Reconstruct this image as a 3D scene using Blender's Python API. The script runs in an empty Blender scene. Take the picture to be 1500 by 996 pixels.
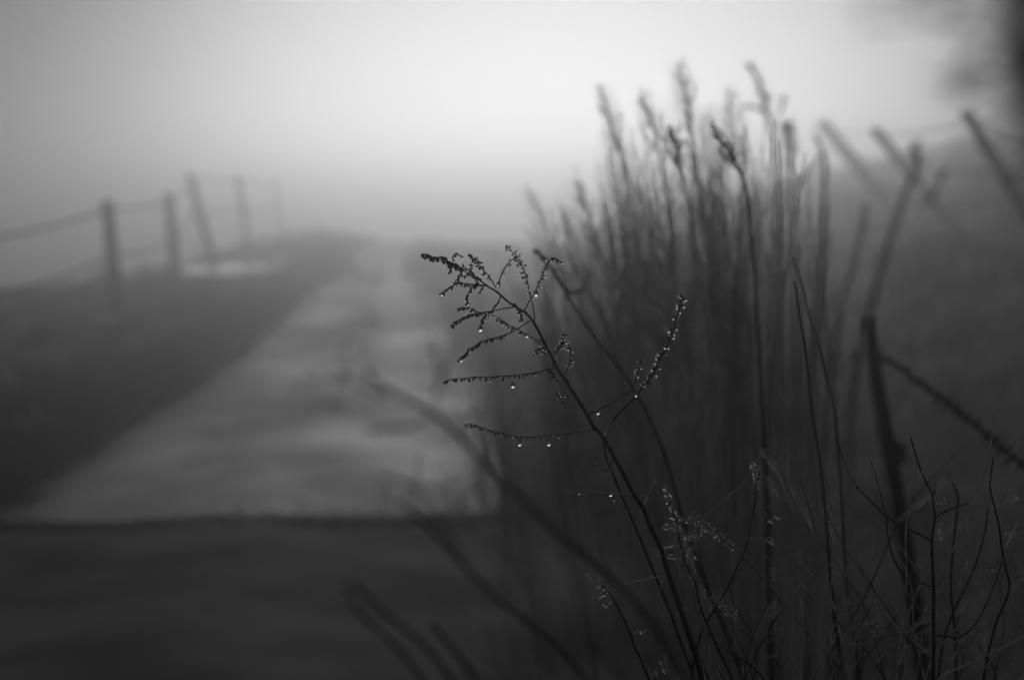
import bpy, math, random
from mathutils import Vector, noise
R = math.radians
sc = bpy.context.scene
col = sc.collection
rnd = random.Random(11)

# ------------------------------------------------------------------ camera
PITCH = 5.43
EYE = Vector((0, 0, 1.2))
cam = bpy.data.cameras.new('camera')
cam_ob = bpy.data.objects.new('camera', cam)
col.objects.link(cam_ob)
sc.camera = cam_ob
cam.lens, cam.sensor_width = 50, 36
cam.clip_start, cam.clip_end = .05, 3000
cam_ob.location = EYE
cam_ob.rotation_euler = (R(90 - PITCH), 0, 0)
cam.dof.use_dof = True
cam.dof.focus_distance = 1.0
cam.dof.aperture_fstop = 4.3

# ------------------------------------------------------------------ sky, sun, exposure
SUN_EL, SUN_AZ = 4.2, 1.8
world = bpy.data.worlds.new('World')
sc.world = world
world.use_nodes = True
nt = world.node_tree
nt.nodes.clear()
wo = nt.nodes.new('ShaderNodeOutputWorld')
bg = nt.nodes.new('ShaderNodeBackground')
sky = nt.nodes.new('ShaderNodeTexSky')
hs = nt.nodes.new('ShaderNodeHueSaturation')
sky.sky_type = 'NISHITA'
sky.sun_disc = False
sky.sun_elevation, sky.sun_rotation = R(SUN_EL), R(SUN_AZ)
sky.dust_density = .2
hs.inputs['Saturation'].default_value = .044
bg.inputs['Strength'].default_value = .13
nt.links.new(sky.outputs[0], hs.inputs['Color'])
nt.links.new(hs.outputs[0], bg.inputs['Color'])
nt.links.new(bg.outputs[0], wo.inputs['Surface'])
sun = bpy.data.lights.new('sun', 'SUN')
sun.energy, sun.angle, sun.color = 2.2, R(31), (1, .992, .99)
sun_ob = bpy.data.objects.new('sun', sun)
col.objects.link(sun_ob)
sd = Vector((math.sin(R(SUN_AZ)) * math.cos(R(SUN_EL)), math.cos(R(SUN_AZ)) * math.cos(R(SUN_EL)), math.sin(R(SUN_EL))))
sun_ob.rotation_euler = sd.to_track_quat('Z', 'Y').to_euler()
sc.view_settings.view_transform = 'Standard'
sc.view_settings.look = 'None'
sc.view_settings.gamma = 1
sc.view_settings.exposure = -2.05
sc.cycles.use_denoising = True
sc.cycles.volume_bounces = 8
sc.cycles.max_bounces = 12

# ------------------------------------------------------------------ helpers
def lerp(a, b, t): return a + (b - a) * t
def sstep(a, b, x):
    t = min(1, max(0, (x - a) / (b - a)))
    return t * t * (3 - 2 * t)

def at(px, py, d):
    """World point seen at photograph pixel (px, py), d metres along the view axis."""
    a = R(PITCH)
    f, u = Vector((0, math.cos(a), -math.sin(a))), Vector((0, math.sin(a), math.cos(a)))
    return EYE + d * (f + Vector(((px - 750) / 2083.3, 0, 0)) - u * ((py - 498) / 2083.3))

def grey(v): return (v, v * .995, v * 1.03, 1)

def material(name, dark, light, scale=8, rough=.7, bump=.3, spec=.3, stretch=(1, 1, 1), detail=6, coat=0, lo=.35, hi=.65, bump_dist=.01, thin=0, patch=0, wet=None):
    m = bpy.data.materials.new(name)
    m.use_nodes = True
    n = m.node_tree
    b = n.nodes['Principled BSDF']
    tc = n.nodes.new('ShaderNodeTexCoord')
    mp = n.nodes.new('ShaderNodeMapping')
    mp.inputs['Scale'].default_value = stretch
    nz = n.nodes.new('ShaderNodeTexNoise')
    nz.inputs['Scale'].default_value = scale
    nz.inputs['Detail'].default_value = detail
    cr = n.nodes.new('ShaderNodeValToRGB')
    cr.color_ramp.elements[0].position, cr.color_ramp.elements[1].position = lo, hi
    cr.color_ramp.elements[0].color, cr.color_ramp.elements[1].color = grey(dark), grey(light)
    n.links.new(tc.outputs['Object'], mp.inputs['Vector'])
    n.links.new(mp.outputs[0], nz.inputs['Vector'])
    if patch:
        n2 = n.nodes.new('ShaderNodeTexNoise')
        n2.inputs['Scale'].default_value = patch
        n2.inputs['Detail'].default_value = 3
        n.links.new(mp.outputs[0], n2.inputs['Vector'])
        av = n.nodes.new('ShaderNodeMix')
        av.data_type = 'FLOAT'
        av.inputs[0].default_value = .55
        n.links.new(nz.outputs['Fac'], av.inputs[2])
        n.links.new(n2.outputs['Fac'], av.inputs[3])
        n.links.new(av.outputs[0], cr.inputs['Fac'])
        if wet:
            mr = n.nodes.new('ShaderNodeMapRange')
            mr.inputs[1].default_value, mr.inputs[2].default_value = .42, .6
            mr.inputs[3].default_value, mr.inputs[4].default_value = wet
            n.links.new(n2.outputs['Fac'], mr.inputs[0])
            n.links.new(mr.outputs[0], b.inputs['Roughness'])
    else:
        n.links.new(nz.outputs['Fac'], cr.inputs['Fac'])
    n.links.new(cr.outputs[0], b.inputs['Base Color'])
    b.inputs['Roughness'].default_value = rough
    b.inputs['Specular IOR Level'].default_value = spec
    b.inputs['Coat Weight'].default_value = coat
    b.inputs['Coat Roughness'].default_value = .15
    if thin:
        tl = n.nodes.new('ShaderNodeBsdfTranslucent')
        mx = n.nodes.new('ShaderNodeMixShader')
        mx.inputs[0].default_value = thin
        n.links.new(cr.outputs[0], tl.inputs['Color'])
        n.links.new(b.outputs[0], mx.inputs[1])
        n.links.new(tl.outputs[0], mx.inputs[2])
        n.links.new(mx.outputs[0], n.nodes['Material Output'].inputs['Surface'])
    if bump:
        bp = n.nodes.new('ShaderNodeBump')
        bp.inputs['Strength'].default_value = bump
        bp.inputs['Distance'].default_value = bump_dist
        n.links.new(nz.outputs['Fac'], bp.inputs['Height'])
        n.links.new(bp.outputs[0], b.inputs['Normal'])
    return m

M = {
    'soil':  material('verge_soil', .02, .30, scale=3.0, patch=.9, rough=.95, spec=.05, lo=.38, hi=.64, bump=.6, bump_dist=.05),
    'gravel': material('gravel', .24, .60, scale=4.0, rough=.5, spec=.4, bump=.8, stretch=(.75, .5, 1), detail=5, bump_dist=.04, lo=.40, hi=.61, patch=1.1, wet=(.52, .38)),
    'tarmac': material('tarmac', .05, .32, scale=3.5, rough=.8, spec=.15, bump=.5, stretch=(.7, 1, 1), detail=8, bump_dist=.01, lo=.38, hi=.64, patch=1.0),
    'puddle':  material('puddle_water', .03, .08, scale=2.5, rough=.07, spec=.5, bump=.05, bump_dist=.002),
    'grass': material('dead_grass', .04, .18, scale=1.5, rough=.8, spec=.15, bump=0),
    'straw': material('straw', .32, .66, scale=2, rough=.8, spec=.15, bump=0, thin=.4),
    'dark_band': material('dark_edge_band', .006, .022, scale=5, rough=.8, spec=.08, bump=.5),
    'timber': material('worn_timber', .04, .12, scale=14, rough=.85, spec=.1, stretch=(.12, 1, 1), bump=.6),
    'wood':  material('weathered_wood', .015, .06, scale=14, rough=.8, spec=.15, stretch=(1, 1, .12), bump=.6),
    'stake': material('stake_wood', .008, .022, scale=20, rough=.8, spec=.08, stretch=(1, 1, .12), bump=.5),
    'strand': material('fence_strand', .06, .12, scale=30, rough=.6, bump=0),
    'rust':  material('rusty_wire', .02, .05, scale=60, rough=.6, spec=.2, bump=0),
    'stem':  material('dry_stem', .012, .03, scale=60, rough=.5, spec=.35, bump=.2, coat=.15, stretch=(1, 1, .3)),
    'cane':  material('dry_cane', .3, .6, scale=25, rough=.7, spec=.2, bump=0, stretch=(1, 1, .3), thin=.4),
    'twig':  material('wet_twig', .25, .75, scale=120, rough=.3, spec=.5, bump=.2, coat=.5, thin=.4),  # light base colour also carries the rim light along thin twigs
    'bud':   material('dark_bud', .02, .07, scale=400, rough=.35, spec=.5, bump=0, coat=.25),
    'pale_bud': material('pale_bud', .5, .85, scale=300, rough=.3, spec=.5, bump=0, coat=.4, thin=.6),  # pale base colour stands for the glint of out-of-focus droplets
    'plume': material('seed_plume', .2, .45, scale=120, rough=.8, spec=.15, bump=0, thin=.4),
    'bark':  material('bark', .02, .06, scale=10, rough=.9, spec=.1, stretch=(1, 1, .3)),
    'leaf':  material('dark_leaf', .015, .05, scale=4, rough=.7, spec=.15, bump=0),
}
wm = bpy.data.materials.new('water')
wm.use_nodes = True
_b = wm.node_tree.nodes['Principled BSDF']
_b.inputs['Base Color'].default_value = (1, 1, 1, 1)
_b.inputs['Transmission Weight'].default_value = 1
_b.inputs['IOR'].default_value = 1.33
_b.inputs['Roughness'].default_value = .02
M['water'] = wm

class MB:
    """Collects vertices and faces; build() links them as one mesh object."""
    def __init__(s): s.v, s.f = [], []
    def add(s, v, f):
        o = len(s.v)
        s.v += [tuple(p) for p in v]
        s.f += [tuple(i + o for i in q) for q in f]
    def tube(s, pts, rad, sides=6):
        n = len(pts)
        prev = None
        vs = []
        for i in range(n):
            t = (pts[min(i + 1, n - 1)] - pts[max(i - 1, 0)])
            t = t.normalized() if t.length > 1e-9 else Vector((0, 0, 1))
            if prev is None:
                a = t.cross(Vector((.3, .9, .2)))
                if a.length < 1e-3: a = t.cross(Vector((1, 0, 0)))
            else:
                a = prev - t * prev.dot(t)
            a.normalize()
            prev = a
            b = t.cross(a)
            r = rad[i]
            for k in range(sides):
                an = 2 * math.pi * k / sides
                vs.append(pts[i] + (a * math.cos(an) + b * math.sin(an)) * r)
        fs = [(i * sides + k, i * sides + (k + 1) % sides, (i + 1) * sides + (k + 1) % sides, (i + 1) * sides + k) for i in range(n - 1) for k in range(sides)]
        fs += [tuple(reversed(range(sides))), tuple((n - 1) * sides + k for k in range(sides))]
        s.add(vs, fs)
    def ovoid(s, c, axis, length, width, sides=5):
        """A small seed or bud: pointed at both ends, starting at c along axis."""
        axis = axis.normalized()
        a = axis.cross(Vector((.31, .77, .55)))
        if a.length < 1e-3: a = axis.cross(Vector((1, 0, 0)))
        a.normalize()
        b = axis.cross(a)
        vs = [c]
        for h, w in ((.3, .9), (.65, .8)):
            for k in range(sides):
                an = 2 * math.pi * k / sides + h
                vs.append(c + axis * length * h + (a * math.cos(an) + b * math.sin(an)) * width * w * .5)
        vs.append(c + axis * length)
        e = 2 * sides + 1
        fs = [(0, 1 + (k + 1) % sides, 1 + k) for k in range(sides)]
        fs += [(1 + k, 1 + (k + 1) % sides, 1 + sides + (k + 1) % sides, 1 + sides + k) for k in range(sides)]
        fs += [(1 + sides + k, 1 + sides + (k + 1) % sides, e) for k in range(sides)]
        s.add(vs, fs)
    def ball(s, c, r, stretch=1.0, seg=10, rings=7, drop=False):
        vs = [c + Vector((0, 0, r * stretch * (1.45 if drop else 1)))]
        for i in range(1, rings):
            th = math.pi * i / rings
            z, q = math.cos(th) * r * stretch, math.sin(th) * r
            if drop and z > 0: z, q = z * 1.45, q * (1 - .35 * z / (r * stretch))
            for k in range(seg):
                an = 2 * math.pi * k / seg
                vs.append(c + Vector((math.cos(an) * q, math.sin(an) * q, z)))
        vs.append(c - Vector((0, 0, r * stretch)))
        e = len(vs) - 1
        fs = [(0, 1 + k, 1 + (k + 1) % seg) for k in range(seg)]
        for i in range(rings - 2):
            o = 1 + i * seg
            fs += [(o + k, o + seg + k, o + seg + (k + 1) % seg, o + (k + 1) % seg) for k in range(seg)]
        o = 1 + (rings - 2) * seg
        fs += [(o + k, e, o + (k + 1) % seg) for k in range(seg)]
        s.add(vs, fs)
    def box(s, a, b):
        v = [(x, y, z) for x in (a[0], b[0]) for y in (a[1], b[1]) for z in (a[2], b[2])]
        s.add(v, [(0, 1, 3, 2), (4, 6, 7, 5), (0, 4, 5, 1), (2, 3, 7, 6), (0, 2, 6, 4), (1, 5, 7, 3)])
    def build(s, name, mat, parent=None, smooth=True, origin=None):
        me = bpy.data.meshes.new(name)
        o = Vector(origin) if origin is not None else (parent.matrix_world.translation if parent else Vector())
        if parent is not None and origin is None:
            o = world_origin(parent)
        me.from_pydata([(p[0] - o.x, p[1] - o.y, p[2] - o.z) for p in s.v], [], s.f)
        me.materials.append(mat)
        if smooth: me.polygons.foreach_set('use_smooth', [True] * len(me.polygons))
        ob = bpy.data.objects.new(name, me)
        col.objects.link(ob)
        if parent is not None: ob.parent = parent
        elif origin is not None: ob.location = o
        return ob

def world_origin(o):
    p = Vector()
    while o is not None:
        p += o.location
        o = o.parent
    return p

def tag(o, label=None, cat=None, group=None, kind=None):
    for k, v in (('label', label), ('category', cat), ('group', group), ('kind', kind)):
        if v: o[k] = v
    return o

def thing(name, label, cat, loc, group=None):
    o = bpy.data.objects.new(name, None)
    o.empty_display_size = .05
    col.objects.link(o)
    o.location = loc
    return tag(o, label, cat, group)

def spline(ctrl, per=6):
    """Catmull-Rom through control points (Vectors)."""
    if len(ctrl) < 3: ctrl = [ctrl[0], (ctrl[0] + ctrl[-1]) / 2, ctrl[-1]]
    p = [ctrl[0] * 2 - ctrl[1]] + list(ctrl) + [ctrl[-1] * 2 - ctrl[-2]]
    out = []
    for i in range(1, len(p) - 2):
        a, b, c, d = p[i - 1], p[i], p[i + 1], p[i + 2]
        for k in range(per):
            t = k / per
            out.append(.5 * (2 * b + (c - a) * t + (2 * a - 5 * b + 4 * c - d) * t * t + (3 * b - a - 3 * c + d) * t ** 3))
    out.append(ctrl[-1])
    return out

def along(pts, t):
    x = t * (len(pts) - 1)
    i = min(int(x), len(pts) - 2)
    return pts[i].lerp(pts[i + 1], x - i), (pts[i + 1] - pts[i]).normalized()

def rvec(s=1): return Vector((rnd.gauss(0, s), rnd.gauss(0, s), rnd.gauss(0, s)))

# ------------------------------------------------------------------ terrain
def track_z(y):
    return .10 * sstep(11, 17, y) + .26 * sstep(16, 28, y) - 2.6 * sstep(30, 66, y)
def track_left(y): return -2.05 - .022 * max(0, y - 5) - .25 * sstep(8, 20, y) - .05 * max(0, y - 26)
def track_right(y):
    r = .02 - .02 * (y - 5) - .085 * max(0, y - 9.5)
    return max(r, track_left(y) + 1.15)
def ground_z(x, y):
    z = track_z(y)
    l, r = track_left(y), track_right(y)
    bump = noise.noise(Vector((x * .7, y * .7, 3))) * .05 + noise.noise(Vector((x * .2, y * .2, 9))) * .10
    if x < l:
        k = sstep(0, .5, l - x)
        z += k * (.10 + bump) - .34 * sstep(13.2, 9.5, y) * sstep(1.0, 2.4, l - x)
        z -= 2.2 * sstep(15.5, 34, y) * sstep(2.0, 4.5, l - x)
        z -= .03 * max(0, l - 3 - x) * (1 if x > -40 else 0) + (.03 * (l - 3 + 40) if x <= -40 else 0)
    elif x > r:
        k = sstep(.1, .9, x - r)
        z += k * bump * .8
        z += .85 * sstep(1.0, 3.4, x) * sstep(1.0, 5.0, y)
        z += .22 * (min(x, 9) - 3.3) if x > 3.3 else 0
    else:
        m = (x - l) / max(.2, r - l)
        z += .035 * math.exp(-((m - .5) / .13) ** 2) + noise.noise(Vector((x * 2, y * 1.2, 1))) * .012
    return z

def axis_steps(a, b, near, far):
    out, v = [], a
    while v < b:
        out.append(v)
        q = abs(v) if a < 0 else max(0, v - 30)
        v += near if (abs(v) < 8 if a < -20 else v < 32) else far
    out.append(b)
    return out

def sheet(name, xs, ys, zf, mat, kind='structure'):
    mb = MB()
    mb.v = [(x, y, zf(x, y)) for y in ys for x in xs]
    n = len(xs)
    mb.f = [(j * n + i, j * n + i + 1, (j + 1) * n + i + 1, (j + 1) * n + i) for j in range(len(ys) - 1) for i in range(n - 1)]
    return tag(mb.build(name, mat), kind=kind)

xs = axis_steps(-150, 150, .25, 8)
ys = axis_steps(-12, 200, .3, 7)
tag(sheet('ground', xs, ys, ground_z, M['soil']), label='dark rough verges and banks either side of the track')

def ribbon(name, y0, y1, dy, lf, rf, nx, off, mat):
    mb = MB()
    n = int((y1 - y0) / dy)
    for j in range(n + 1):
        y = y0 + (y1 - y0) * j / n
        l, r = lf(y), rf(y)
        for i in range(nx + 1):
            x = lerp(l, r, i / nx)
            e = 0 if 0 < i < nx else -.05
            mb.v.append((x, y, ground_z(x, y) + off + e))
    mb.f = [(j * (nx + 1) + i, j * (nx + 1) + i + 1, (j + 1) * (nx + 1) + i + 1, (j + 1) * (nx + 1) + i) for j in range(n) for i in range(nx)]
    return tag(mb.build(name, mat), kind='structure')

ribbon('gravel_track', 5.1, 120, .4, lambda y: track_left(y) + .07 * noise.noise(Vector((y * 1.3, 7.7, 0))), lambda y: track_right(y) + .10 + .16 * noise.noise(Vector((y * .9, 4.2, 0))), 24, .012, M['gravel'])
ribbon('edge_band', 5.1, 27, .4, lambda y: track_left(y) - .42 + .1 * noise.noise(Vector((y * .8, 1, 2))), lambda y: track_left(y) - .02, 4, .02, M['dark_band'])  # thin dark strip laid along the left edge of the track
ribbon('road', -8, 5.02, .35, lambda y: -9, lambda y: .25, 40, .03, M['tarmac'])
# puddle beside the far fence posts, mirroring the bright fog
mb = MB()
c = at(345, 412, 19.6)
PZ = ground_z(c.x, c.y) + .07
N = 26
mb.v.append((c.x, c.y, PZ))
for ring in (1, 2, 3):
    for k in range(N):
        an = 2 * math.pi * k / N
        rr = ring / 3 * (1 + .18 * noise.noise(Vector((math.cos(an) * 2, math.sin(an) * 2, 4))))
        x, y = c.x + math.cos(an) * .66 * rr, c.y + math.sin(an) * 1.9 * rr
        mb.v.append((x, y, PZ))
mb.f = [(0, 1 + k, 1 + (k + 1) % N) for k in range(N)]
for ring in (0, 1):
    mb.f += [(1 + ring * N + k, 1 + (ring + 1) * N + k, 1 + (ring + 1) * N + (k + 1) % N, 1 + ring * N + (k + 1) % N) for k in range(N)]
tag(mb.build('puddle', M['puddle']), kind='structure')

# timber bar lying across the mouth of the track
bar = MB()
a, b = Vector((-3.4, 4.98, 0)), Vector((-.02, 5.25, 0))
n = 14
d = (b - a).normalized()
side = Vector((-d.y, d.x, 0))
for i in range(n + 1):
    p = a.lerp(b, i / n)
    z = .012
    wv = .016 * noise.noise(Vector((i * .7, 2, 0)))
    for sx, sz in ((-.035, -.03), (-.035, .022), (-.028, .034), (.028, .034), (.035, .022), (.035, -.03)):
        q = p + side * (sx + wv)
        bar.v.append((q.x, q.y, z + sz + wv))
bar.f = [(i * 6 + k, i * 6 + (k + 1) % 6, i * 6 + 6 + (k + 1) % 6, i * 6 + 6 + k) for i in range(n) for k in range(6)] + [tuple(range(6)), tuple(n * 6 + k for k in reversed(range(6)))]
tag(bar.build('timber_bar', M['timber'], smooth=False, origin=(-1.8, 5.3, 0)), 'long dark timber lying across the mouth of the track', 'timber')

# ------------------------------------------------------------------ grass
def grass(name, n, pick, h0, h1, w, mat, lean=.5):
    mb = MB()
    V, F = mb.v, mb.f
    for _ in range(n):
        p = pick()
        if p is None: continue
        x, y = p
        z = ground_z(x, y) - .01
        h = rnd.uniform(h0, h1) * (1 + .5 * noise.noise(Vector((x * 1.3, y * 1.3, 7))))
        an, ln = rnd.uniform(0, 6.28), abs(rnd.gauss(0, lean)) * h
        wa = rnd.uniform(0, 3.14)
        ww = w * (1 + y / 12)
        dx, dy = math.cos(wa) * ww, math.sin(wa) * ww
        lx, ly = math.cos(an) * ln, math.sin(an) * ln
        o = len(V)
        V += [(x - dx, y - dy, z), (x + dx, y + dy, z), (x + lx * .4 + dx * .7, y + ly * .4 + dy * .7, z + h * .65), (x + lx * .4 - dx * .7, y + ly * .4 - dy * .7, z + h * .65), (x + lx, y + ly, z + h * (.95 - .2 * min(1, ln / h)))]
        F += [(o, o + 1, o + 2, o + 3), (o + 3, o + 2, o + 4)]
    return tag(mb.build(name, mat), kind='stuff')

def left_pick():
    y = 5.3 + 32 * rnd.random() ** 1.7
    l = track_left(y)
    x = l + .05 - (6.5 + .12 * y) * rnd.random() ** 1.4
    if ((x + 3.8) / .9) ** 2 + ((y - 18.6) / 3.4) ** 2 < 1: return None
    if noise.noise(Vector((x * .9, y * .6, 2))) < -.15 and rnd.random() < .8: return None
    return x, y
def right_pick():
    y = 1.5 + 26 * rnd.random() ** 1.8
    x = max(track_right(y), -.3) + rnd.random() ** 1.1 * (3.0 + .28 * y)
    if noise.noise(Vector((x * 1.1, y * .8, 5))) < -.1 and rnd.random() < .75: return None
    return x, y
def middle_pick():
    y = 5.8 + 24 * rnd.random() ** 1.3
    if noise.noise(Vector((y * .5, 1.7, 5))) < -.05: return None
    return (track_left(y) + track_right(y)) / 2 + rnd.gauss(0, .13), y
def right_edge_pick():
    y = 5.1 + 24 * rnd.random() ** 1.3
    return track_right(y) + rnd.gauss(.22, .2), y
def edge_pick():
    y = 5.3 + 24 * rnd.random() ** 1.3
    return track_left(y) - abs(rnd.gauss(0, .22)) + .03, y
def tussocks(name, spots, blades, mat):
    mb = MB()
    for x, y, r, h in spots:
        for _ in range(blades):
            an, q = rnd.uniform(0, 6.28), r * rnd.random() ** .6
            bx, by = x + math.cos(an) * q * .5, y + math.sin(an) * q * .5
            z = ground_z(bx, by) - .01
            hh = h * rnd.uniform(.5, 1.1) * (1 - .4 * q / r)
            lx, ly = math.cos(an) * q * .9 + rnd.gauss(0, .02), math.sin(an) * q * .9 + rnd.gauss(0, .02)
            w = .004 * (1 + y / 14)
            wa = rnd.uniform(0, 3.14)
            dx, dy = math.cos(wa) * w, math.sin(wa) * w
            o = len(mb.v)
            mb.v += [(bx - dx, by - dy, z), (bx + dx, by + dy, z), (bx + lx * .5 + dx * .7, by + ly * .5 + dy * .7, z + hh * .75), (bx + lx * .5 - dx * .7, by + ly * .5 - dy * .7, z + hh * .75), (bx + lx, by + ly, z + hh * .95)]
            mb.f += [(o, o + 1, o + 2, o + 3), (o + 3, o + 2, o + 4)]
    return tag(mb.build(name, mat), kind='stuff')
def spots(pick, n, r, h):
    out = []
    while len(out) < n:
        p = pick()
        if p: out.append((p[0], p[1], rnd.uniform(*r), rnd.uniform(*h)))
    return out
tag(grass('verge_grass', 16000, left_pick, .03, .10, .004, M['grass']), label='short dead grass on the verge beneath the upright posts')
tag(grass('bank_grass', 46000, right_pick, .03, .11, .004, M['straw']), label='rough dead grass on the bank under the leaning posts')
tag(tussocks('straw_tussocks', spots(left_pick, 120, (.12, .40), (.08, .26)), 85, M['straw']), label='pale tussocks of dead grass on the verge under the upright posts')
tag(tussocks('dark_tussocks', spots(left_pick, 130, (.15, .45), (.1, .3)), 100, M['leaf']), label='dark tussocks on the verge under the upright posts')
tag(tussocks('bank_tussocks', spots(right_pick, 200, (.12, .42), (.1, .3)), 90, M['straw']), label='pale tussocks of dead grass on the bank under the leaning posts')
tag(tussocks('dark_bank_tussocks', spots(right_pick, 110, (.15, .45), (.1, .34)), 100, M['leaf']), label='dark tussocks on the bank under the leaning posts')
tag(grass('track_grass', 2500, middle_pick, .03, .07, .004, M['grass']), label='thin grass along the crown of the track')
tag(grass('edge_grass', 9000, right_edge_pick, .06, .2, .004, M['grass']), label='ragged dead grass along the far side of the track')
def bar_pick():
    x = rnd.uniform(-3.2, .1)
    return (x, lerp(4.98, 5.23, (x + 3.4) / 3.3) + rnd.gauss(0, .07)) if noise.noise(Vector((x * 2.2, 8, 1))) > -.1 else None
tag(grass('edge_grass', 2600, bar_pick, .02, .07, .004, M['grass']), label='scrappy grass growing against the timber across the track')
tag(grass('edge_grass', 12000, edge_pick, .10, .24, .004, M['leaf']), label='dark grass overhanging the edge of the track')

# ------------------------------------------------------------------ fences
def round_post(parent, foot, top, r, mat, name='post', label=None):
    mb = MB()
    n = 9
    ax = (top - foot)
    pts, rad = [], []
    for i in range(n):
        t = i / (n - 1)
        p = foot + ax * t + Vector((noise.noise(foot + Vector((t * 2, 0, 0))), noise.noise(foot + Vector((0, t * 2, 5))), 0)) * r * .35
        pts.append(p)
        rad.append(r * (1.08 - .16 * t + .08 * noise.noise(Vector((t * 5, foot.x, foot.y)))))
    pts.append(pts[-1] + ax.normalized() * r * .35)
    rad.append(r * .62)
    mb.tube(pts, rad, 10)
    o = mb.build(name, mat, parent)
    if label: o['label'] = label
    return o

def sag(a, b, s, n=9):
    return [a.lerp(b, i / n) - Vector((0, 0, s * 4 * (i / n) * (1 - i / n))) for i in range(n + 1)]

fl = thing('wire_fence', 'misty post and wire fence with upright wooden posts on the left verge', 'fence', at(160, 472, 14))
posts = [(-60, 500, -92, 348, 10.6, .055), (175, 474, 157, 297, 14, .064), (262, 432, 246, 286, 17, .060), (318, 398, 277, 256, 20.4, .062), (366, 372, 347, 258, 23.4, .046), (414, 360, 404, 262, 27, .025)]
tops, lows = [], []
for (bx, by, tx, ty, dd, rr) in posts:
    f, t = at(bx, by, dd), at(tx, ty, dd)
    f.z = min(f.z, ground_z(f.x, f.y)) - .1
    round_post(fl, f, t, rr, M['wood'])
    h = t.z - ground_z(f.x, f.y)
    tops.append(t - Vector((0, 0, .05)) + Vector((rr, 0, 0)))
    lows.append(t - Vector((0, 0, .52)) + Vector((rr, 0, 0)))
for line in (tops, lows):
    for i in range(len(line) - 1):
        mb = MB()
        mb.tube(sag(line[i], line[i + 1], .05), [.014] * 10, 5)
        mb.build('wire', M['strand'], fl)

fr = thing('wire_fence', 'misty fence of posts leaning steeply toward the track on the right bank', 'fence', at(1420, 360, 11))
posts = [(1800, 520, 1640, 226, 5.6, .036), (1562, 402, 1414, 164, 8, .036), (1440, 385, 1282, 190, 11, .046), (1312, 310, 1204, 180, 15, .07)]
tops, lows = [], []
for (bx, by, tx, ty, dd, rr) in posts:
    f, t = at(bx, by, dd), at(tx, ty, dd)
    gz = ground_z(f.x, f.y) - .08
    ax = (f - t).normalized()
    k = 0
    while f.z > gz and k < 40:
        f = f + ax * .03
        gz = ground_z(f.x, f.y) - .08
        k += 1
    round_post(fr, f, t, rr, M['wood'])
    tops.append(t + ax * .05 - Vector((0, rr, 0)))
    lows.append(t + ax * .38 - Vector((0, rr, 0)))
for line in (tops, lows):
    for i in range(len(line) - 1):
        mb = MB()
        mb.tube(sag(line[i], line[i + 1], .03), [.007] * 10, 5)
        mb.build('wire', M['strand'], fr)

# near stake fence with barbed wire, running through the weeds
fs = thing('stake_fence', 'black wooden stake with sagging barbed wire standing just behind the weeds', 'fence', at(1350, 960, 2.4))
f, t = at(1346, 935, 2.4), at(1273, 464, 2.4)
ax = (f - t).normalized()
while f.z > ground_z(f.x, f.y) - .08: f = f + ax * .02
mb = MB()
pts = [f.lerp(t, i / 11) + Vector((.003 * math.sin(i * 1.1), 0, 0)) for i in range(12)]
rad = [lerp(.0150, .0125, i / 11) * (1 + .05 * math.sin(i * 2.3)) for i in range(12)]
rad[-1] = .011
mb.tube(pts, rad, 9)
mb.build('post', M['stake'], fs)
mb = MB()
q = at(1316, 664, 2.4)
mb.ball(q, .016, 1.3)
mb.build('insulator', M['stake'], fs)
g = at(1352, 935, 3.85)
def barbed(a, b, s, parent, first=0.0, barbs=26):
    mb = MB()
    ln = sag(a, b, s, 40)
    w1, w2 = [], []
    for i, p in enumerate(ln):
        an = i * 1.9
        o = Vector((0, math.cos(an), math.sin(an))) * .0016
        w1.append(p + o)
        w2.append(p - o)
    mb.tube(w1, [.0013] * len(ln), 5)
    mb.tube(w2, [.0013] * len(ln), 5)
    o = mb.build('barbed_wire', M['rust'], parent)
    for k in range(barbs):
        t = first + (1 - first) * (k + .5 + rnd.uniform(-.2, .2)) / barbs
        p, dr = along(ln, t)
        m2 = MB()
        pr = dr.cross(Vector((0, 0, 1))).normalized()
        u = pr.cross(dr)
        m2.tube([p - dr * .007, p, p + dr * .007], [.0032, .0046, .0032], 6)
        for q in range(3):
            an = rnd.uniform(0, 6.28)
            v = pr * math.cos(an) + u * math.sin(an)
            m2.tube([p - v * .004, p + v * .006 + dr * .002, p + v * rnd.uniform(.009, .015) + dr * rnd.uniform(-.006, .006)], [.0018, .0015, .0005], 4)
        m2.build('barb', M['rust'], o)
p_in, p_r, p_l = at(1285, 520, 2.4), at(1760, 935, 1.12), at(1085, 440, 5.0)
barbed(p_in, p_r, -.02, fs, barbs=52)
barbed(p_in, p_l, .06, fs, barbs=9)
barbed(at(1316, 664, 2.4), at(1095, 575, 5.0), .06, fs, barbs=7)
# the next stake of that line, deep in the weeds, and the one to the right
for bx, by, tx, ty, dd in ((1100, 700, 1078, 425, 5.0), (1790, 1500, 1755, 900, 1.12)):
    f, t = at(bx, by, dd), at(tx, ty, dd)
    f.z = ground_z(f.x, f.y) - .05
    round_post(fs, f, t, .026, M['stake'])

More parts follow.
